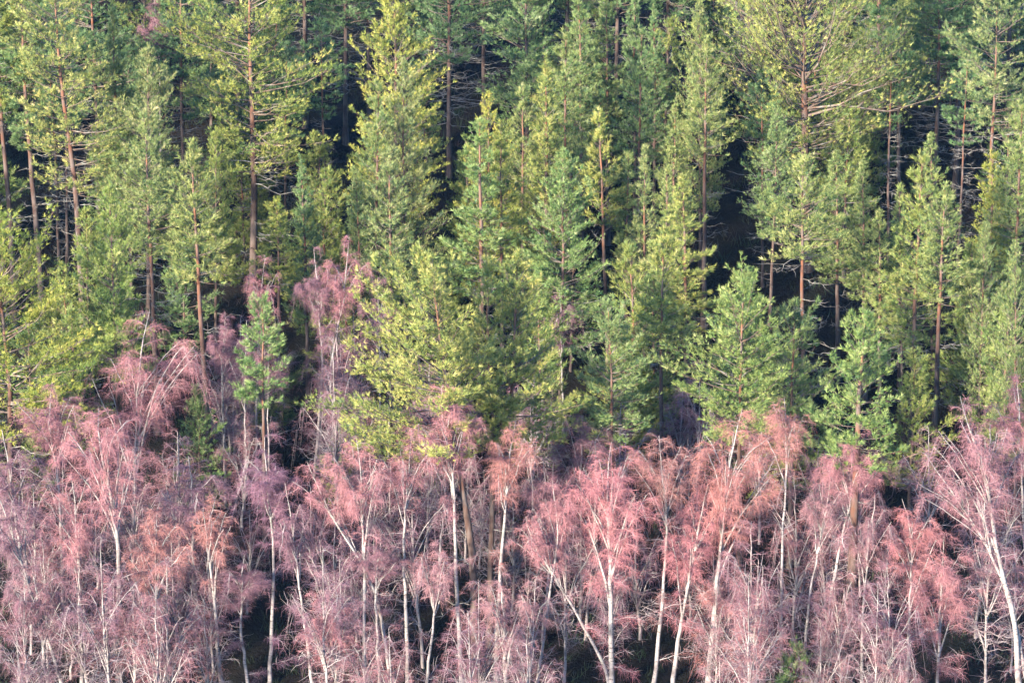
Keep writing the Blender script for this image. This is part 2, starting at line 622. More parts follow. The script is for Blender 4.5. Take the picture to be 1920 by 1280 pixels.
def birch(px, W, vb, label, hue=0.5, tint=(1, 1, 1), off=0.0, dens=1.0, r=7.0, group='bare birches at the foot of the slope', limbs=9, low=8, seed=None, droop=1.0, depth=1.0):
    """px: traced stem from the top of the crown down to the foot; W, vb: crown half width and lower edge of the twig dome in pixels."""
    global BIRCHES
    BIRCHES += 1
    rng = np.random.default_rng(seed if seed is not None else 500 + BIRCHES)
    foot, P, ppm = trunk_line(px, 18, rng, 0.07)
    H = P[-1, 2]
    zb = at_depth(px[0][0], vb, foot[1])[2] - foot[2]
    Wm = W / ppm * 1.15
    offm = off / ppm
    r0 = 0.53 * r / ppm
    dim = tint[0] < 0.95
    bk = int(Wm / H > 0.22)
    if dim and len(BIRCH_SIBS.get(bk, ())) >= 3:
        sib = BIRCH_SIBS[bk][int(rng.integers(0, 3))]
        c = sib[0].copy()
        COL.objects.link(c)
        c.location = foot
        c.scale = (Wm / sib[2], Wm / sib[2], H / sib[1])
        c.rotation_euler = (0, math.atan2(P[-1, 0], H), 0) if abs(P[-1, 0]) > 0.6 else (0, 0, rng.uniform(0, 6.28))
        c['label'], c['group'] = label, group
        for ch in list(sib[0].children):
            d = ch.copy()
            COL.objects.link(d)
            d.parent = c
            if ch.name.startswith('crown'):
                d.color = (*tint, 1)
            for g in list(ch.children):
                h = g.copy()
                COL.objects.link(h)
                h.parent = d
        return c
    e = root('birch_tree', label, 'birch tree', group, foot)
    if dim:
        BIRCH_SIBS.setdefault(bk, []).append((e, H, Wm))
    f = np.linspace(0, 1, 18)
    R = r0 * (1 - f) ** 0.8 * (1 + 0.35 * np.exp(-f * 20)) + 0.012
    V, T, va = tubes(P[None], R[None], 9, f[None])
    tr = link('trunk', make_mesh('birch_trunk', V, T, va, True), M_BIRCH, e)
    zb = max(zb - 0.30 * (H - zb), 0.12 * H)
    Dh = max(H - zb, 1.0)
    # limbs: rise steeply, bend outwards to the dome
    az = np.linspace(0, 2 * math.pi, limbs, endpoint=False) + rng.uniform(0, 6.28) + rng.normal(0, 0.35, limbs)
    rr = Wm * rng.uniform(0.40, 0.86, limbs)
    tz = H - Dh * (0.05 + 0.34 * (rr / Wm) ** 1.8 * rng.uniform(0.6, 1.3, limbs) + 0.30 * rng.uniform(0, 1, limbs) ** 2)
    target = np.stack([np.cos(az) * rr + offm + np.interp(tz, P[:, 2], P[:, 0]), np.sin(az) * rr * depth + np.interp(tz, P[:, 2], P[:, 1]), tz], -1)
    z0 = np.clip(tz - rr * rng.uniform(1.1, 2.3, limbs) - 0.6, 0.22 * H, H - 0.8)
    q0 = on_trunk(P, z0)
    ctrl = q0 + (target - q0) * np.array((0.42, 0.42, 0.62))
    s8 = np.linspace(0, 1, 8)
    b0, b1, b2 = ((1 - s8) ** 2)[None, :, None], (2 * s8 * (1 - s8))[None, :, None], (s8 ** 2)[None, :, None]
    LP = q0[:, None] * b0 + ctrl[:, None] * b1 + target[:, None] * b2
    LP[:, 1:] += np.cumsum(rng.normal(0, 0.045, (limbs, 7, 3)), 1)
    rl = np.interp(z0, P[:, 2], R) * rng.uniform(0.5, 0.78, limbs)
    LR = rl[:, None] * (1 - 0.8 * s8)[None] + 0.006
    for j in range(limbs):
        V, T, va = tubes(LP[j:j + 1], LR[j:j + 1], 5, np.ones((1, 8)))
        link('limb', make_mesh('birch_limb', V, T, va, True), M_BIRCH, tr)
        STATS['t'] += len(T)
    # branches: from limbs and the upper stem
    nbr = int(limbs * 12)
    src = np.concatenate([LP, np.repeat(on_trunk(P, np.linspace(max(zb, 0.45 * H), H, 8))[None], max(2, limbs // 4), 0)])
    nsrc = len(src)
    j = rng.integers(0, nsrc, nbr)
    s = rng.uniform(0.18, 1.0, nbr) * 6.99
    i0 = s.astype(int)
    fr = (s - i0)[:, None]
    st_ = src[j, i0] * (1 - fr) + src[j, np.minimum(i0 + 1, 7)] * fr
    axis = on_trunk(P, np.clip(st_[:, 2], 0, H))
    out = st_ - axis
    out[:, 2] = 0
    out = nrm(out + rng.normal(0, 0.6, (nbr, 3)) * np.array((1, depth, 0)) + 1e-4)
    bl = Wm * rng.uniform(0.2, 0.55, nbr)
    up = rng.uniform(0.25, 1.1, nbr)
    s6 = np.linspace(0, 1, 6)
    d0 = nrm(out + np.array((0, 0, 1.0)) * up[:, None])
    BP = st_[:, None] + d0[:, None] * (bl[:, None] * s6[None])[..., None]
    BP[..., 2] -= (bl * rng.uniform(0.2, 0.7, nbr) * droop)[:, None] * s6[None] ** 2
    BP[:, 1:] += np.cumsum(rng.normal(0, 0.03, (nbr, 5, 3)), 1)
    # keep under the dome
    ax = np.interp(BP[..., 2], P[:, 2], P[:, 0]) + offm
    rad = np.sqrt((BP[..., 0] - ax) ** 2 + (BP[..., 1] / depth) ** 2) / Wm
    zmax = H + 0.1 - Dh * 0.50 * np.clip(rad, 0, 1.4) ** 2.2
    BP[..., 2] = np.minimum(BP[..., 2], zmax + rng.normal(0, 0.15, BP[..., 2].shape))
    BR = np.tile((0.013 * (1 - 0.8 * s6))[None], (nbr, 1)) * rng.uniform(0.7, 1.3, (nbr, 1))
    V, T, va = tubes(BP, BR, 3, np.ones((nbr, 6)))
    parts_w = [(V, T, va)]
    # low crooked branches
    nl = low
    if nl:
        z = rng.uniform(0.08 * H, max(zb, 0.5 * H), nl)
        a = rng.uniform(0, 6.28, nl)
        Ll = Wm * rng.uniform(0.35, 1.0, nl)
        hd = np.stack([np.cos(a), np.sin(a), np.zeros(nl)], -1)
        LPp = on_trunk(P, z)[:, None] + hd[:, None] * (Ll[:, None] * s8[None])[..., None]
        LPp[..., 2] += Ll[:, None] * (rng.uniform(0.1, 0.9, nl)[:, None] * s8[None] - 0.25 * s8[None] ** 2)
        LPp[:, 1:] += np.cumsum(rng.normal(0, 0.06, (nl, 7, 3)), 1)
        V, T, va = tubes(LPp, (0.024 * (1 - 0.8 * s8))[None] * rng.uniform(0.6, 1.3, (nl, 1)), 3, np.ones((nl, 8)))
        parts_w.append((V, T, va))
        m = nl * 12
        j2 = rng.integers(0, nl, m)
        sg = rng.integers(1, 8, m)
        c0 = LPp[j2, sg]
        dd = nrm(hd[j2] * 0.6 + rng.normal(0, 0.7, (m, 3)) + np.array((0, 0, 0.25)))
        ll = rng.uniform(0.3, 1.1, m)
        cpts = c0[:, None] + dd[:, None] * (ll[:, None] * np.linspace(0, 1, 5)[None])[..., None]
        cpts[:, 1:] += np.cumsum(rng.normal(0, 0.05, (m, 4, 3)), 1)
        V, T, per = ribbons(cpts, np.tile(np.array((.009, .008, .007, .005, 0))[None], (m, 1)), nrm(np.cross(dd, rng.normal(0, 1, (m, 3)))))
        parts_w.append((V, T, np.ones(len(V))))
    V, T, va = join(parts_w)
    link('branchwork', make_mesh('birch_branchwork', V, T, va), M_LIMB, e)['kind'] = 'stuff'
    STATS['t'] += len(T)
    # fine twigs hanging from the branches, and a thin haze of them from the low branches
    area = 2 * Wm * Dh * 0.75
    NTW = int(np.clip(area * 470, 1300, 13000) * dens * QB)
    j = rng.integers(0, nbr, NTW)
    s = (0.05 + 0.95 * rng.uniform(0, 1, NTW) ** 0.85) * 4.99
    i0 = s.astype(int)
    fr = (s - i0)[:, None]
    t0 = BP[j, i0] * (1 - fr) + BP[j, i0 + 1] * fr
    od = out[j]
    bt = rng.normal(0, 0.12, nbr)
    vt = hue + bt[j]
    if nl:
        n2 = int(NTW * 0.10)
        j2 = rng.integers(0, nl, n2)
        s = (0.15 + 0.85 * rng.uniform(0, 1, n2)) * 6.99
        i0 = s.astype(int)
        fr = (s - i0)[:, None]
        t0 = np.concatenate([t0, LPp[j2, i0] * (1 - fr) + LPp[j2, np.minimum(i0 + 1, 7)] * fr + rng.normal(0, 0.12, (n2, 3))])
        od = np.concatenate([od, hd[j2]])
        vt = np.concatenate([vt, np.full(n2, hue - 0.15)])
        NTW += n2
    lat = rng.normal(0, 1, (NTW, 3)) * np.array((1, 1, 0.5))
    dd = nrm(od * 0.7 + lat * 0.95 + np.array((0, 0, 0.40)))
    tl = rng.uniform(0.22, 0.95, NTW) * (0.6 + 0.17 * Wm)
    dr = rng.uniform(0.0, 1.25, NTW) * droop
    s4 = np.array((0, 0.5, 1.0))
    TP = t0[:, None] + dd[:, None] * (tl[:, None] * (s4 * (1 - 0.42 * s4))[None])[..., None]
    TP[..., 2] -= tl[:, None] * dr[:, None] * (s4 ** 2)[None]
    TP[:, 1:] += rng.normal(0, 0.05, (NTW, 2, 3))
    sv = nrm(np.cross(dd + np.array((0, 0, -0.5)), rng.normal(0, 1, (NTW, 3))))
    wd = rng.uniform(0.0032, 0.0060, NTW)
    V, T, per = ribbons(TP, wd[:, None] * np.array((1, .8, 0))[None], sv)
    vt = np.clip(vt + rng.normal(0, 0.16, NTW), 0, 1)
    o = link('crown', make_mesh('birch_crown', V, T, np.repeat(vt, per)), M_TWIG, e)
    o.color = (*tint, 1)
    STATS['t'] += len(T)
    return e


# ------------------------------------------------------------------ the pines, upper slope first
G_FAR, G_MID, G_FRONT = 'pines high on the slope', 'pines on the middle slope', 'pines behind the birches'
TEAL, GOLD, GREY, OLIVE = (0.90, 1.0, 1.05), (1.22, 1.10, 0.72), (1.05, 1.02, 1.15), (1.12, 1.05, 0.75)

# upper rows
pine('old', [(-14, -70), (0, 200), (22, 440), (28, 610)], 62, 190, 'olive pine with grey leaning trunk at the upper left edge', 0.5, OLIVE, group=G_FAR)
pine('old', [(38, -90), (46, 190), (71, 450), (80, 610)], 50, 250, 'thin dark-trunked pine half hidden behind the tall orange-trunked pine', 0.3, TEAL, group=G_FAR)
pine('old', [(100, -45), (110, 100), (125, 220), (140, 330), (150, 450), (158, 650)], 105, 330, 'tall old pine with bare orange trunk and pale clumped crown at the upper left', 0.95, (1.15, 1.12, 1.1), group=G_FAR, dens=0.85, r=9, dead=34)
pine('slim', [(209, 15), (215, 150), (217, 260), (220, 520)], 44, 300, 'small yellow-green spire between the tall orange-trunked pine and the rusty birch', 0.62, group=G_FAR)
pine('young', [(277, 90), (277, 215), (280, 640)], 88, 330, 'pale green conical pine directly below the rusty birch', 0.6, GREY, group=G_FAR)
pine('old', [(466, -100), (468, 60), (472, 200), (477, 320), (476, 440), (475, 570)], 140, 300, 'large domed yellow-green pine with dark lower trunk, top cut off', 0.85, (1.08, 1.08, 0.85), group=G_FAR, dens=1.1, r=10)
pine('young', [(740, -50), (742, 150), (745, 570)], 104, 330, 'tall broad yellow-green pine reaching the upper edge, top cut off', 0.98, (1.15, 1.12, 0.85), group=G_FAR, dens=1.1)
pine('young', [(755, 115), (757, 290), (760, 690)], 72, 380, 'grey-green pine standing right in front of the tall broad pine', 0.62, GREY, group=G_FAR)
pine('young', [(975, -70), (985, 90), (990, 440)], 95, 200, 'dull green broad pine with thin dark trunk behind the row of spires', 0.35, TEAL, group=G_FAR)
pine('young', [(1085, -4), (1088, 120), (1090, 500)], 42, 240, 'mid green pine at the upper edge, first of two side by side', 0.5, TEAL, group=G_FAR)
pine('young', [(1137, -12), (1138, 120), (1140, 460)], 42, 190, 'mid green pine at the upper edge, second of two side by side', 0.42, group=G_FAR)
pine('slim', [(1190, -6), (1190, 100), (1191, 400)], 36, 150, 'dark green small pine above the bluish open pine', 0.3, TEAL, group=G_FAR)
pine('slim', [(1224, 8), (1224, 120), (1226, 430)], 36, 190, 'dark green narrow pine just behind the bluish open pine', 0.28, TEAL, group=G_FAR)
pine('young', [(1203, 56), (1201, 150), (1199, 270), (1198, 510)], 46, 270, 'bluish open-branched pine with dark bare stem below the crown', 0.42, TEAL, group=G_FAR, dens=0.85)
pine('young', [(1312, 2), (1312, 200), (1313, 520)], 62, 260, 'yellow-green pine touching the left side of the great round pine', 0.6, group=G_FAR)
pine('round', [(1512, -80), (1512, 60), (1506, 150), (1512, 240), (1508, 340), (1514, 510)], 195, 300, 'great round old pine with many spreading limbs at the upper right', 0.84, (1.12, 1.1, 1.0), group=G_FAR, dens=1.15, r=13)
pine('slim', [(1693, -12), (1688, 70), (1686, 140), (1684, 440)], 44, 130, 'light open pine to the right of the great round pine at the upper edge', 0.55, group=G_FAR)
pine('old', [(1870, 2), (1868, 100), (1858, 300), (1852, 570)], 82, 225, 'grey-green pine with red-brown trunk and bare grey lower branches near the upper right corner', 0.52, GREY, group=G_FAR, dead=44, dens=0.8)
pine('young', [(1060, 64), (1061, 200), (1062, 590)], 54, 290, 'pale green pine directly behind the tallest of the middle spires', 0.55, group=G_FAR)
pine('slim', [(980, 163), (980, 300), (980, 610)], 34, 290, 'short olive spire next to the tallest middle spire', 0.6, group=G_FAR)
pine('slim', [(1021, 114), (1020, 240), (1020, 330), (1020, 650)], 52, 350, 'tallest pale spire in the middle row with a glimpse of orange trunk', 0.72, (1.1, 1.05, 0.9), group=G_FAR)

# middle rows
pine('young', [(1325, 75), (1322, 220), (1321, 400), (1320, 620)], 50, 290, 'narrow pine with long red trunk in front of the great round pine', 0.62, skirt=0, group=G_MID)
pine('young', [(1452, 203), (1446, 300), (1444, 400), (1443, 610)], 58, 345, 'small grey-green pine below the great round pine', 0.45, TEAL, group=G_MID, dens=0.8)
pine('slim', [(1262, 186), (1262, 300), (1262, 610)], 38, 350, 'narrow yellow-green spire left of the long red-trunked pine', 0.6, group=G_MID)
pine('young', [(912, 177), (914, 300), (915, 690)], 62, 420, 'golden-green narrow pine, the yellowest of the middle row', 0.85, GOLD, group=G_MID)
pine('young', [(939, 235), (940, 380), (941, 520), (942, 750)], 50, 400, 'olive pine with thin orange trunk beside the golden narrow pine', 0.6, OLIVE, group=G_MID, dens=0.8)
pine('young', [(901, 229), (901, 400), (901, 520), (902, 800)], 66, 470, 'fresh green conical pine in front of the golden narrow pine', 0.5, (0.92, 1.05, 1.0), group=G_MID)
pine('young', [(708, 160), (707, 300), (706, 720)], 50, 420, 'fresh green narrow pine at the left foot of the tall broad pine', 0.5, group=G_MID)
pine('slim', [(668, 325), (674, 500), (680, 640), (682, 760)], 34, 460, 'small slim pine beside the pale pine with a dark crown top', 0.5, group=G_MID)
pine('young', [(729, 284), (733, 430), (735, 810)], 58, 490, 'pale green conical pine below the tall broad pine', 0.55, GREY, group=G_MID)
pine('young', [(1178, 286), (1175, 400), (1174, 740)], 34, 480, 'slender pine just right of the long bare orange trunk', 0.6, group=G_MID)
pine('slim', [(1124, 209), (1130, 270), (1135, 350), (1140, 500), (1143, 740)], 40, 400, 'bright narrow pine on a long bare orange trunk in the middle', 0.8, (1.12, 1.05, 0.85), skirt=0, group=G_MID, dens=0.85, r=5)
pine('young', [(1047, 284), (1048, 440), (1048, 810)], 82, 545, 'broad blue-green conical pine in the middle with a bushy tip', 0.48, (0.9, 1.05, 1.0), group=G_MID)
pine('slim', [(1210, 280), (1208, 420), (1208, 750)], 28, 500, 'thin pine with a pale feathery leader near the middle', 0.6, GREY, group=G_MID)
pine('slim', [(1251, 317), (1250, 450), (1250, 790)], 34, 540, 'thin pine with a pale leader just behind the bright leaning-topped pine', 0.62, group=G_MID)
pine('young', [(1289, 333), (1290, 480), (1290, 830)], 58, 555, 'bright pale green pine with one long branch tip reaching right', 0.76, (1.08, 1.05, 0.9), group=G_MID, off=10)
pine('young', [(398, 246), (402, 400), (405, 710)], 58, 440, 'dull olive pine directly behind the tall straight orange-stemmed pine', 0.45, OLIVE, group=G_MID)
pine('young', [(272, 219), (278, 375), (288, 560), (296, 810)], 70, 390, 'pine with bare grey lower twigs below the pale conical pine', 0.55, group=G_MID, dead=44)
pine('slim', [(562, 300), (566, 420), (575, 560), (578, 740)], 40, 480, 'small shaded blue-green pine in the dark gap beside the pink double birch', 0.35, TEAL, group=G_MID)
pine('young', [(514, 374), (518, 470), (522, 570), (524, 790)], 46, 500, 'short yellow-green pine above the small pink birch', 0.62, OLIVE, group=G_MID)
pine('young', [(362, 269), (364, 350), (372, 460), (380, 560), (387, 690), (398, 925)], 66, 560, 'tall pale green pine with long straight orange stem behind the pink domed birch', 0.62, (1.08, 1.04, 1.0), skirt=0, group=G_MID, r=8)
pine('young', [(196, 349), (204, 460), (210, 560), (218, 700), (228, 960)], 80, 570, 'dense green pine with red-brown stem at the left, behind the pink domed birch', 0.55, (0.98, 1.05, 0.8), group=G_MID, dens=1.05)
pine('young', [(1574, 286), (1573, 420), (1572, 710)], 46, 470, 'green pine between the white-twigged trunk and the dark gap, nearer the trunk', 0.5, group=G_MID)
pine('young', [(1624, 306), (1623, 420), (1622, 750)], 42, 500, 'green pine at the brink of the dark gap on the right', 0.55, group=G_MID)
pine('young', [(1505, 298), (1503, 440), (1505, 590), (1504, 870)], 88, 490, 'conical bright pine with whitish dead twigs on its bare red trunk', 0.7, skirt=0, group=G_MID, dead=40, r=7)
pine('young', [(1751, 253), (1750, 400), (1750, 690)], 42, 440, 'narrow green pine behind the pale cluster right of the dark gap', 0.5, group=G_MID)
pine('slim', [(1690, 350), (1690, 470), (1690, 770)], 30, 500, 'thin pine at the left edge of the pale cluster right of the dark gap', 0.6, group=G_MID)
pine('young', [(1727, 294), (1721, 454), (1712, 667), (1706, 870)], 62, 580, 'tall pale yellow-green pine with a bare greyish lower trunk at the right', 0.72, (1.06, 1.05, 0.9), skirt=0, group=G_MID, dead=26)
pine('young', [(1860, 289), (1859, 420), (1858, 710)], 44, 450, 'yellow-olive pine under the grey-green pine near the right edge', 0.72, GOLD, group=G_MID)
pine('young', [(1914, 199), (1908, 370), (1900, 730)], 56, 440, 'tall pine with orange trunk cut by the right edge', 0.6, group=G_MID)
pine('young', [(1655, 397), (1653, 520), (1652, 640), (1650, 810)], 44, 550, 'green pine with thin red trunk in front of the dark gap', 0.62, group=G_MID)
pine('young', [(1775, 349), (1768, 480), (1761, 600), (1753, 760), (1749, 910)], 60, 560, 'pine on a thick bare red trunk at the right, above the spreading white birch', 0.55, skirt=0, group=G_MID, r=8, dead=22)
pine('young', [(1848, 419), (1840, 540), (1836, 650), (1832, 880)], 56, 620, 'dull green pine with thin trunk left of the right-edge pine', 0.45, group=G_MID)

# front row, rising out of the birches
pine('bush', [(1243, 441), (1241, 560), (1240, 690), (1240, 970)], 60, 620, 'pale bushy pine above the blue-green low pine, feathery top', 0.72, (1.08, 1.05, 0.9), group=G_FRONT)
pine('young', [(1905, 454), (1904, 600), (1903, 990)], 66, 710, 'green pine with full low crown cut by the right edge', 0.5, group=G_FRONT)
pine('bush', [(-12, 428), (5, 600), (18, 700), (22, 1060)], 175, 770, 'big broad yellow-green pine cut by the left edge', 0.85, (1.08, 1.07, 0.68), group=G_FRONT, dens=1.5, r=9)
pine('bush', [(491, 563), (493, 640), (495, 840), (497, 1020)], 60, 725, 'small round-crowned green pine on thin stems near the pink double birch', 0.42, (0.9, 1.05, 1.0), group=G_FRONT, dead=8)
pine('bush', [(1490, 570), (1485, 700), (1480, 1060)], 82, 800, 'dark green bushy pine at the shoulder of the dense rounded pine', 0.42, group=G_FRONT)
pine('bush', [(1395, 511), (1390, 640), (1387, 770), (1386, 1110)], 118, 780, 'dense rounded green pine right of the centre, just above the orange-pink birches', 0.55, (0.98, 1.05, 0.95), group=G_FRONT, dens=1.1)
pine('bush', [(1140, 584), (1146, 680), (1147, 800), (1150, 1140)], 88, 775, 'low blue-green pine with crooked red trunk and dead twigs right of the centre', 0.52, (0.95, 1.03, 1.12), group=G_FRONT, dead=30)
pine('bush', [(807, 489), (818, 580), (828, 650), (842, 770), (863, 908), (885, 1008), (891, 1130), (888, 1290)], 150, 815, 'broad bright pine at the centre, leftmost of its three tops, on a leaning red trunk', 0.95, (1.1, 1.08, 0.98), off=-120, group=G_FRONT, dens=1.25, r=11)
pine('bush', [(969, 481), (966, 600), (964, 720), (950, 800), (936, 1190)], 112, 815, 'bright pine at the centre with the tallest, rightmost top of the three', 0.98, (1.12, 1.1, 1.0), off=18, group=G_FRONT, r=8)
pine('bush', [(914, 498), (915, 600), (914, 690), (929, 756), (924, 830), (918, 1210)], 76, 740, 'bright pine at the centre, middle of three tops, with kinked orange trunk', 1.0, (1.15, 1.12, 1.02), group=G_FRONT, r=8)
pine('bush', [(1622, 595), (1614, 700), (1609, 790), (1602, 972), (1586, 1295)], 88, 825, 'green pine on a tall straight grey-red trunk rising among the right-hand birches', 0.5, (0.95, 1.05, 0.95), group=G_FRONT, r=15)
pine('bush', [(1492, 1215), (1490, 1320)], 40, 1300, 'tiny young pine at the lower edge among birch stems', 0.4, TEAL, group=G_FRONT, r=3, dead=0)
# ------------------------------------------------------------------ the birches
PINK, ORANGE, PURPLE, PALE = (1.10, 0.97, 1.0), (1.12, 0.98, 0.86), (0.94, 0.93, 1.0), (1.1, 1.12, 1.15)
G_UP = 'birches among the pines'
birch([(287, -20), (294, 50), (299, 110), (302, 410)], 36, 105, 'small rusty-twigged birch among the pines at the upper left', 0.35, PURPLE, group=G_UP, r=4, limbs=6, low=2)
birch([(498, 478), (490, 540), (485, 600), (480, 900)], 32, 590, 'small pink birch below the short yellow-green pine', 0.45, PINK, group=G_UP, r=4, limbs=6, low=3)
birch([(655, 444), (648, 530), (622, 680), (605, 760), (594, 890)], 48, 600, 'pink-topped birch with two pale stems beside the bright central pine, taller stem', 0.5, PINK, group=G_UP, r=6, limbs=8, low=5)
birch([(588, 466), (596, 560), (606, 690), (598, 780), (590, 895)], 42, 660, 'dim purple birch stem twinned with the pink-topped birch', 0.25, PURPLE, group=G_UP, r=5, limbs=8, low=5)
birch([(1050, 540), (1052, 620), (1056, 820)], 34, 640, 'dim grey-purple birch just right of the bright central pines', 0.12, PURPLE, group=G_UP, r=4, limbs=6, low=3)
birch([(705, 520), (708, 600), (712, 900)], 34, 640, 'faint purple birch behind the left arm of the central pine', 0.12, PURPLE, group=G_UP, r=4, limbs=6, low=3)
birch([(432, 585), (428, 780), (424, 950)], 38, 720, 'thin lichened birch stem beside the long orange pine stem', 0.15, PURPLE, group=G_UP, r=6, limbs=6, low=8, dens=0.6)
birch([(468, 600), (462, 720), (457, 960)], 36, 740, 'mossy grey birch stem below the small round-crowned pine', 0.15, PURPLE, group=G_UP, r=6, limbs=6, low=8, dens=0.5)
birch([(520, 640), (512, 800), (508, 980)], 34, 780, 'thin grey birch right of the mossy grey stem, in the dark gap', 0.15, PURPLE, group=G_UP, r=4, limbs=6, low=8, dens=0.5)

birch([(1905, 700), (1912, 800), (1925, 1120)], 62, 880, 'dull pink birch crown at the right edge above the white spreading birch', 0.5, PINK, r=6)
birch([(1092, 778), (1090, 860), (1088, 1160)], 62, 900, 'dull grey-pink birch under the low blue-green pine', 0.3, (1.0, 1.0, 1.0), r=5)
birch([(1020, 860), (1022, 960), (1018, 1200)], 50, 1010, 'purple-grey birch right of the orange domed birch', 0.3, PURPLE, r=5)
birch([(282, 580), (266, 640), (256, 760), (253, 880), (250, 1020)], 108, 800, 'tall pink domed birch with white stem at the left, in front of the pines', 0.58, PINK, off=18, r=8, limbs=15, dens=1.1)
birch([(100, 715), (90, 790), (110, 890), (120, 1140)], 72, 860, 'dull pink birch below the big left-edge pine', 0.42, PINK, r=7, limbs=10)
birch([(20, 800), (35, 900), (60, 1180)], 60, 960, 'grey-purple bare birch at the left edge, thin twigs', 0.2, PURPLE, r=6, low=9)
birch([(492, 820), (500, 900), (512, 1000), (506, 1290)], 62, 1040, 'grey lichened birch with purple haze of twigs, left of the centre', 0.12, (0.92, 0.9, 1.1), r=9, low=12)
birch([(545, 900), (560, 1080), (588, 1300)], 48, 1090, 'thin leaning purple-twigged birch right of the grey lichened birch', 0.25, PURPLE, r=5, low=10)
birch([(360, 850), (365, 960), (368, 1220)], 70, 1010, 'purple-shadowed birch behind the small orange-topped birch', 0.2, PURPLE, r=6, low=10)
birch([(1470, 742), (1473, 800), (1475, 881), (1466, 1017), (1464, 1153), (1466, 1300)], 52, 860, 'slender straight white birch with a tuft of rust twigs behind the orange-pink crown', 0.52, ORANGE, r=7, low=10, limbs=9)
birch([(1235, 815), (1240, 872), (1251, 954), (1245, 1085), (1224, 1300)], 66, 925, 'brownish open birch with a bent white stem behind the large pink birches', 0.42, (1.08, 1.0, 0.85), r=8, limbs=10)
birch([(830, 719), (822, 760), (840, 827), (853, 927), (856, 1108), (867, 1300)], 78, 880, 'tallest central pink birch, in front of the bright three-topped pines', 0.62, PINK, r=9, limbs=12, dens=1.1)
birch([(967, 784), (955, 859), (944, 995), (935, 1108), (930, 1300)], 54, 925, 'birch with the most orange dome of twigs, right of the tallest central birch', 0.62, ORANGE, r=10, limbs=11, dens=1.2)
birch([(1392, 766), (1370, 854), (1357, 954), (1343, 1108), (1325, 1300)], 92, 1000, 'broad orange-pink birch right of the centre, below the dense rounded pine', 0.60, (1.18, 0.98, 0.85), off=10, r=11, limbs=14, dens=1.15)
birch([(1612, 806), (1600, 917), (1572, 1040), (1552, 1153), (1527, 1300)], 68, 940, 'pink weeping birch draped over the tall grey-red pine trunk', 0.5, PINK, r=8, limbs=11, dens=1.15)
birch([(1560, 880), (1556, 920), (1538, 1017), (1511, 1153), (1509, 1300)], 48, 1010, 'thin pale birch stem to the left of the weeping birch', 0.35, r=6, low=9)
birch([(185, 764), (180, 810), (208, 917), (222, 1017), (224, 1150), (222, 1310)], 92, 900, 'thick-stemmed pink birch at the left, spreading low in front of the domed birch', 0.66, PINK, off=12, r=13, limbs=13, dens=1.1)
birch([(772, 806), (770, 860), (763, 927), (756, 1040), (767, 1300)], 56, 910, 'pink birch with a straight white stem left of the tallest central birch', 0.55, PINK, r=8, limbs=10)
birch([(668, 815), (679, 860), (676, 913), (684, 1063), (684, 1310)], 66, 950, 'pink birch with clean white stem, widest crown left of the centre', 0.62, PINK, off=-8, r=9, limbs=12, dens=1.1)
birch([(575, 866), (588, 900), (636, 995), (690, 1070), (715, 1150), (735, 1310)], 52, 980, 'leaning white birch bowed towards the left below the widest crown', 0.5, PINK, r=8, limbs=9)
birch([(1145, 826), (1138, 900), (1140, 972), (1145, 1085), (1147, 1310)], 98, 1050, 'large bright pink birch with a forked white stem in the lower centre', 0.70, (1.2, 0.95, 1.0), r=11, limbs=15, dens=1.15)
birch([(1328, 914), (1318, 954), (1294, 1085), (1275, 1180), (1258, 1310)], 66, 1080, 'bright pink birch with several thin leaning stems beside the large pink birch', 0.68, (1.2, 0.95, 1.0), r=9, limbs=11, dens=1.1)
birch([(985, 968), (998, 1017), (1072, 1135), (1136, 1250), (1150, 1310)], 48, 1060, 'leaning birch arching left from the foot of the large pink birch', 0.6, PINK, r=7, limbs=9)
birch([(1035, 900), (1050, 1000), (1030, 1120), (1003, 1310)], 52, 1040, 'thin birch with pinkish twigs between the leaning birch and the lichened shrub', 0.5, PINK, r=6, low=10)
birch([(135, 888), (142, 970), (150, 1120), (155, 1310)], 68, 1020, 'salmon-topped birch at the lower left with a white stem', 0.62, PINK, r=8, limbs=10, low=8)
birch([(-5, 880), (10, 930), (50, 1040), (122, 1250), (130, 1320)], 56, 1010, 'grey birch leaning in from the left edge', 0.22, PURPLE, r=9, low=12, dens=0.7)
birch([(295, 950), (292, 1045), (295, 1130), (290, 1315)], 64, 1090, 'lower left birch with a crooked white fork and dusky orange twigs', 0.55, ORANGE, r=8, limbs=10, low=8)
birch([(405, 930), (385, 1008), (399, 1100), (417, 1315)], 50, 1040, 'small orange-topped birch left of the grey lichened birch', 0.62, ORANGE, r=9, limbs=10, low=8, dens=1.1)
birch([(1690, 935), (1712, 995), (1706, 1130), (1700, 1315)], 66, 1060, 'rust-pink birch with two pale stems at the lower right', 0.6, (1.2, 0.96, 0.95), r=7, limbs=10, low=9)
birch([(1640, 930), (1629, 1000), (1617, 1150), (1614, 1310)], 46, 1050, 'thin white birch stem right beside the tall grey-red pine trunk', 0.4, r=6, low=10)
birch([(1772, 1000), (1764, 1120), (1755, 1320)], 80, 1260, 'low broad pink birch bush at the lower right', 0.6, PINK, r=6, limbs=12, low=8)
birch([(1800, 742), (1822, 820), (1847, 881), (1869, 1040), (1901, 1153), (1915, 1320)], 92, 950, 'large white birch with long bare spreading limbs at the lower right corner', 0.5, (1.1, 1.05, 1.1), off=10, r=11, limbs=17, low=10, dens=0.7)
birch([(1735, 850), (1790, 930), (1840, 1000), (1890, 1110), (1935, 1320)], 64, 1010, 'white leaning birch stem crossing below the large white birch', 0.45, (1.05, 1.02, 1.08), r=9, limbs=12, low=8, dens=0.6)
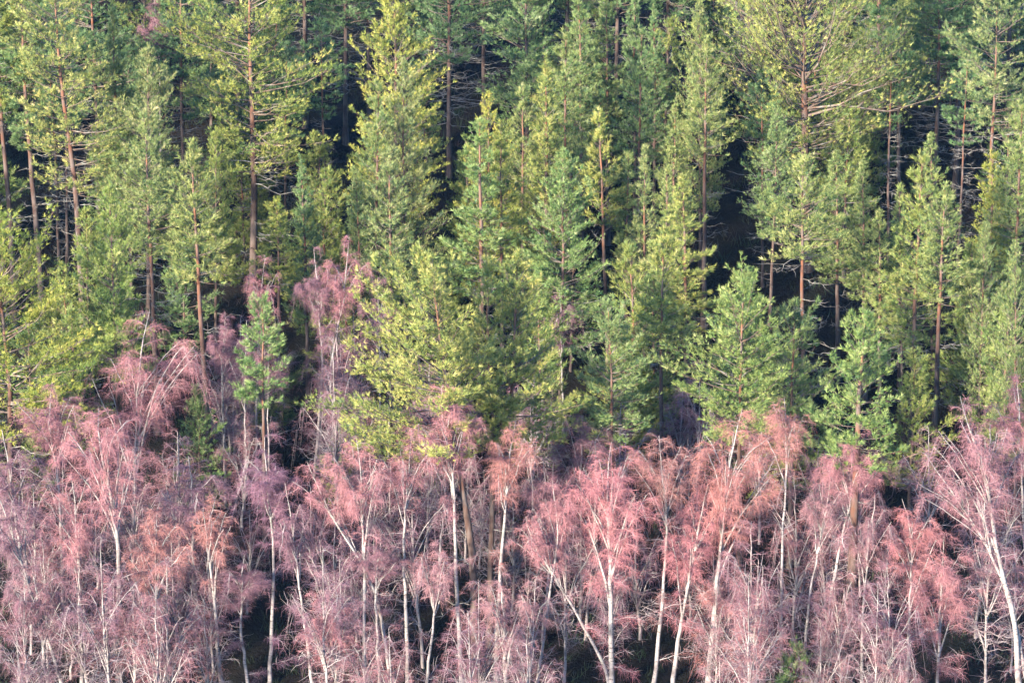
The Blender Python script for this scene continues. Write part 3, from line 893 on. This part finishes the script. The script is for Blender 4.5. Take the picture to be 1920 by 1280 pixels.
birch([(1412, 1135), (1405, 1220), (1400, 1325)], 48, 1270, 'round pink birch bush low between the stems right of the centre', 0.62, PINK, r=4, limbs=9, low=5, dens=1.1)
birch([(592, 1100), (625, 1190), (632, 1325)], 66, 1250, 'low pink birch thicket left of the centre at the lower edge', 0.5, PINK, r=5, limbs=10, low=8)
birch([(825, 1000), (822, 1085), (810, 1180), (795, 1325)], 46, 1120, 'small white-twigged birch at the lower centre', 0.55, PALE, r=6, limbs=9, low=8)
birch([(935, 1060), (945, 1160), (950, 1325)], 52, 1250, 'pale lichened birch shrub with twisted branches at the lower centre', 0.6, PALE, r=9, limbs=10, low=14, dens=0.6)
birch([(1005, 1080), (1000, 1180), (985, 1325)], 44, 1250, 'pale crooked birch shrub between the lichened shrub and the large pink birch', 0.6, PALE, r=7, limbs=8, low=13, dens=0.5)
birch([(700, 1000), (705, 1100), (712, 1320)], 56, 1160, 'thin purple birch between the two white stems left of the centre', 0.3, PURPLE, r=5, low=10)
birch([(455, 1040), (460, 1120), (470, 1320)], 56, 1200, 'grey birch with tangled purple twigs at the lower left of the centre', 0.2, PURPLE, r=6, low=10)
birch([(60, 1040), (75, 1150), (95, 1320)], 60, 1200, 'tangled grey birch at the lower left corner', 0.25, PURPLE, r=8, low=13)
birch([(210, 1080), (214, 1200), (240, 1325)], 56, 1250, 'low dusky birch beside the thick-stemmed birch foot', 0.35, PURPLE, r=5, low=10)
birch([(1560, 1060), (1572, 1180), (1580, 1325)], 50, 1220, 'low grey birch in front of the tall grey-red pine trunk', 0.35, r=5, low=12, dens=0.6)


# ------------------------------------------------------------------ understorey: half-hidden trees between the tall ones
import re
CUT = re.compile(r'(?= with | in | at | behind | beside | between | below | above | on | to | standing | directly | just | touching | under | near | reaching |, )')
HEROES = [o for o in bpy.data.objects if o.type == 'EMPTY' and 'label' in o]


def nick(o):
    """The shortest leading piece of a tree's label that no other label starts with."""
    seg = CUT.split(o['label'])
    for k in range(1, len(seg) + 1):
        w = ''.join(seg[:k]).strip(' ,')
        if len(w.split()) <= 9 and not any(h is not o and h['label'].startswith(w) for h in HEROES):
            return w
    return None


NICKS = [(np.array(o.location), nick(o)) for o in HEROES if 'beyond' not in o['label'] and nick(o)]
USED = set()


def label_beside(f, what, want):
    """A label that says beside which named tree this one stands."""
    c = sorted(((np.hypot(*(f - g)[:2]), g, n) for g, n in NICKS if want in n or want == ''), key=lambda q: q[0])
    for d, g, n in c:
        dx, dy = f[0] - g[0], f[1] - g[1]
        sides = ['left of' if dx < 0 else 'right of', 'in front of' if dy < 0 else 'behind']
        if abs(dy) > abs(dx):
            sides.reverse()
        for r in sides:
            lab = f'{what} {r} the {n}'
            if lab not in USED and len(lab.split()) <= 16:
                USED.add(lab)
                return lab
    return f'{what} half hidden in the wood'


def kids(o):
    return list(o.children)


def copy_of(o, loc, rz, sc, tint=None):
    c = o.copy()
    COL.objects.link(c)
    c.location = loc
    c.rotation_euler = (0, 0, rz)
    c.scale = (sc, sc, sc)
    for ch in kids(o):
        d = ch.copy()
        COL.objects.link(d)
        d.parent = c
        if tint and ch.name.startswith('crown'):
            d.color = (*tint, 1)
        for g in kids(ch):
            h = g.copy()
            COL.objects.link(h)
            h.parent = d
    return c


bpy.context.view_layer.update()
FEET = [np.array(o.location) for o in bpy.data.objects if o.type == 'EMPTY']
GAPS = [(1470, 470, 1535, 600), (1735, 590, 1775, 760), (1110, 400, 1160, 500), (1050, 700, 1130, 800), (560, 60, 680, 260), (1180, 0, 1290, 60), (20, 300, 140, 480), (500, 290, 560, 420), (1340, 350, 1420, 480), (1690, 230, 1800, 360), (530, 730, 600, 850), (1540, 590, 1580, 650), (840, 60, 900, 200)]


def spots(n, u0, u1, v0, v1, hp, dmin, seed):
    rng = np.random.default_rng(seed)
    out = []
    for _ in range(6000):
        if len(out) >= n:
            break
        u, v = rng.uniform(u0, u1), rng.uniform(v0, v1)
        f = hit_ground(u, v)
        top = v - hp * FPX / f[1]
        if any(a - 25 < u < c + 25 and top < d and v > b for a, b, c, d in GAPS):
            continue
        if min(np.hypot(*(f - g)[:2]) for g in FEET) < dmin:
            continue
        FEET.append(f)
        out.append((u, v, f))
    return out


DIM = [
    ((560, -330), (572, 240), 85, 'dim pine with thin red trunk beside the large domed yellow-green pine, top cut off'),
    ((640, -340), (648, 270), 90, 'dim pine with bare dark trunk in the deep gap beside the tall broad pine'),
    ((835, -250), (842, 330), 95, 'shaded pine with tangled bare twigs in the dark gap past the tall broad pine'),
    ((900, -300), (906, 270), 90, 'dim pine at the upper edge above the golden narrow pine'),
    ((1245, -330), (1252, 250), 60, 'dim pine at the upper edge over the dark gap of bare ground'),
    ((1745, -160), (1750, 400), 62, 'dark blue-green pine in deep shade to the right of the great round pine'),
    ((1800, -240), (1792, 360), 70, 'dim pine in the shade between the dark gap and the grey-green pine at the edge'),
    ((1640, -330), (1641, 300), 90, 'dim pine behind the right shoulder of the great round pine'),
    ((1400, -350), (1400, 260), 90, 'dim pine behind the left shoulder of the great round pine'),
    ((345, -120), (348, 420), 75, 'dark green shaded pine between the rusty birch and the large domed pine'),
    ((170, -140), (186, 430), 70, 'dark green pine behind the tall orange-trunked pine, beside the small spire'),
    ((690, -330), (694, 260), 80, 'dim pine just behind the tall broad pine, mostly hidden'),
    ((1060, -330), (1064, 230), 85, 'dim pine at the upper edge behind the twin teal pines'),
    ((1150, -320), (1154, 230), 85, 'dim pine at the upper edge behind the bluish open pine'),
    ((1880, -330), (1888, 260), 90, 'dim pine at the upper right corner behind the grey-green pine'),
    ((60, -330), (64, 270), 90, 'dim pine at the upper left corner behind the tall orange-trunked pine'),
    ((440, -340), (448, 250), 90, 'dim pine behind the top of the large domed yellow-green pine'),
]
DIM_STEMS = [
    ((90, 60), (112, 560), 'bare dark trunk just behind the foot of the tall orange-trunked pine'),
    ((118, 40), (126, 520), 'slender dark trunk in the black gap under the tall orange-trunked pine'),
    ((520, 80), (536, 520), 'slender dark trunk in the gap under the large domed pine'),
    ((600, 40), (606, 480), 'slender dark trunk in the gap below the shaded ground patch'),
    ((1420, 130), (1430, 540), 'slender dark trunk in the gap under the great round pine'),
    ((1660, 60), (1666, 500), 'slender dark trunk in the black gap beside the great round pine'),
    ((1790, 100), (1794, 520), 'slender dark trunk in the black gap under the grey-green pine'),
]


def deep_wood():
    """Pines that stand deep in the shade: four built, the others copies fitted to their own foot and height."""
    protos = []
    for k, (tp, ft, W, label) in enumerate(DIM):
        f = hit_ground(*ft)
        Hm = at_depth(tp[0], tp[1], f[1])[2] - f[2]
        if k < 4:
            ppm = FPX / f[1]
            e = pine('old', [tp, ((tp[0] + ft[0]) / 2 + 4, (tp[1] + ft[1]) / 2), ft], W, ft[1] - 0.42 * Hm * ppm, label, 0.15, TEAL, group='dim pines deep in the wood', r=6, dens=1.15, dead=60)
            protos.append((e, Hm))
        else:
            p, h = protos[k % 4]
            c = copy_of(p, f, 2.4 * k, Hm / h)
            c['label'] = label
    for k, (tp, ft, label) in enumerate(DIM_STEMS):
        f = hit_ground(*ft)
        Hm = at_depth(tp[0], tp[1], f[1])[2] - f[2]
        if k < 2:
            ppm = FPX / f[1]
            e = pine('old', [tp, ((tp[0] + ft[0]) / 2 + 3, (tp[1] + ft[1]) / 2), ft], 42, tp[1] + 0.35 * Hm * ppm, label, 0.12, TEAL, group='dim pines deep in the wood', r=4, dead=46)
            protos.append((e, Hm))
        else:
            p, h = protos[4 + k % 2]
            c = copy_of(p, f, 1.7 * k, Hm / h)
            c['label'] = label
    # the wood goes on past the left edge; unseen pines added to cast shade
    rng = np.random.default_rng(9)
    for k, (u, v, f) in enumerate(spots(36, -900, -120, 0, 850, 16, 4.0, 31)):
        p, h = protos[k % 4]
        c = copy_of(p, f, rng.uniform(0, 6.28), rng.uniform(14, 19) / h)
        c['label'] = 'pine of the wood going on beyond the left edge'
        c['group'] = 'pines beyond the edge'


deep_wood()
def understorey():
    rng = np.random.default_rng(77)
    protos = []
    for k, (u, v, f) in enumerate(spots(120, -60, 1980, 60, 1010, 9.0, 2.2, 21)):
        if k < 6:
            ppm = FPX / f[1]
            Hm = 7.5 + 0.7 * k
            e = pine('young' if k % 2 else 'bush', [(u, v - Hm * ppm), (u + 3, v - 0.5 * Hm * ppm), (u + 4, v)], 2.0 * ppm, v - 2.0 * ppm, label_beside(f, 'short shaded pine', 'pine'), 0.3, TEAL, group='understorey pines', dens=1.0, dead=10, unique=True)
            protos.append(e)
        else:
            c = copy_of(protos[k % 6], f, rng.uniform(0, 6.28), rng.uniform(0.75, 1.25), [(0.78, 0.92, 0.9), (0.95, 1.0, 0.8), (1.1, 1.05, 0.8)][k % 3])
            c['label'] = label_beside(f, 'short shaded pine', 'pine')
    protos = []
    for k, (u, v, f) in enumerate(spots(84, -40, 1960, 960, 1440, 7.0, 1.05, 22) + spots(14, 400, 730, 800, 990, 7.0, 1.3, 23)):
        if k < 5:
            ppm = FPX / f[1]
            Hm = 6.5 + 0.8 * k
            e = birch([(u, v - Hm * ppm), (u + 4, v - 0.5 * Hm * ppm), (u - 5, v)], 1.9 * ppm, v - 0.25 * Hm * ppm, label_beside(f, 'thin dusky birch', 'birch'), 0.25, (0.96, 0.9, 1.0), group='understorey birches', r=4.5, limbs=10, low=20, dens=0.3, droop=0.8)
            protos.append(e)
        else:
            c = copy_of(protos[k % 5], f, rng.uniform(0, 6.28), rng.uniform(0.75, 1.25), [(0.92, 0.94, 1.04), (1.05, 0.98, 1.0), (0.95, 0.97, 1.0), (1.08, 0.98, 0.95)][k % 4])
            c['label'] = label_beside(f, 'thin dusky birch', 'birch')


understorey()


# ------------------------------------------------------------------ thin blue air between the camera and the slope
def haze():
    x, y0, y1, z0, z1 = 165.0, -12.0, 475.0, -60.0, 125.0
    V = np.array([(sx * x, yy, zz) for zz in (z0, z1) for yy in (y0, y1) for sx in (-1, 1)])
    Q = [(0, 2, 3, 1), (4, 5, 7, 6), (0, 1, 5, 4), (2, 6, 7, 3), (0, 4, 6, 2), (1, 3, 7, 5)]
    T = np.array([q for a, b, c, d in Q for q in ((a, b, c), (a, c, d))])
    m, n, out = new_mat('blue_air')
    v = N(n, 'ShaderNodeVolumePrincipled')
    v.inputs['Color'].default_value = (0.30, 0.58, 1.0, 1)
    v.inputs['Density'].default_value = 0.000032
    v.inputs['Anisotropy'].default_value = 0.0
    n.links.new(v.outputs[0], out.inputs['Volume'])
    o = link('haze', make_mesh('haze', V, T), m)
    o['kind'] = 'stuff'
    o['label'] = 'thin blue air over the whole slope'


haze()

print('TRIANGLES', sum(len(m.polygons) for m in bpy.data.meshes), 'pines', PINES, 'birches', BIRCHES)
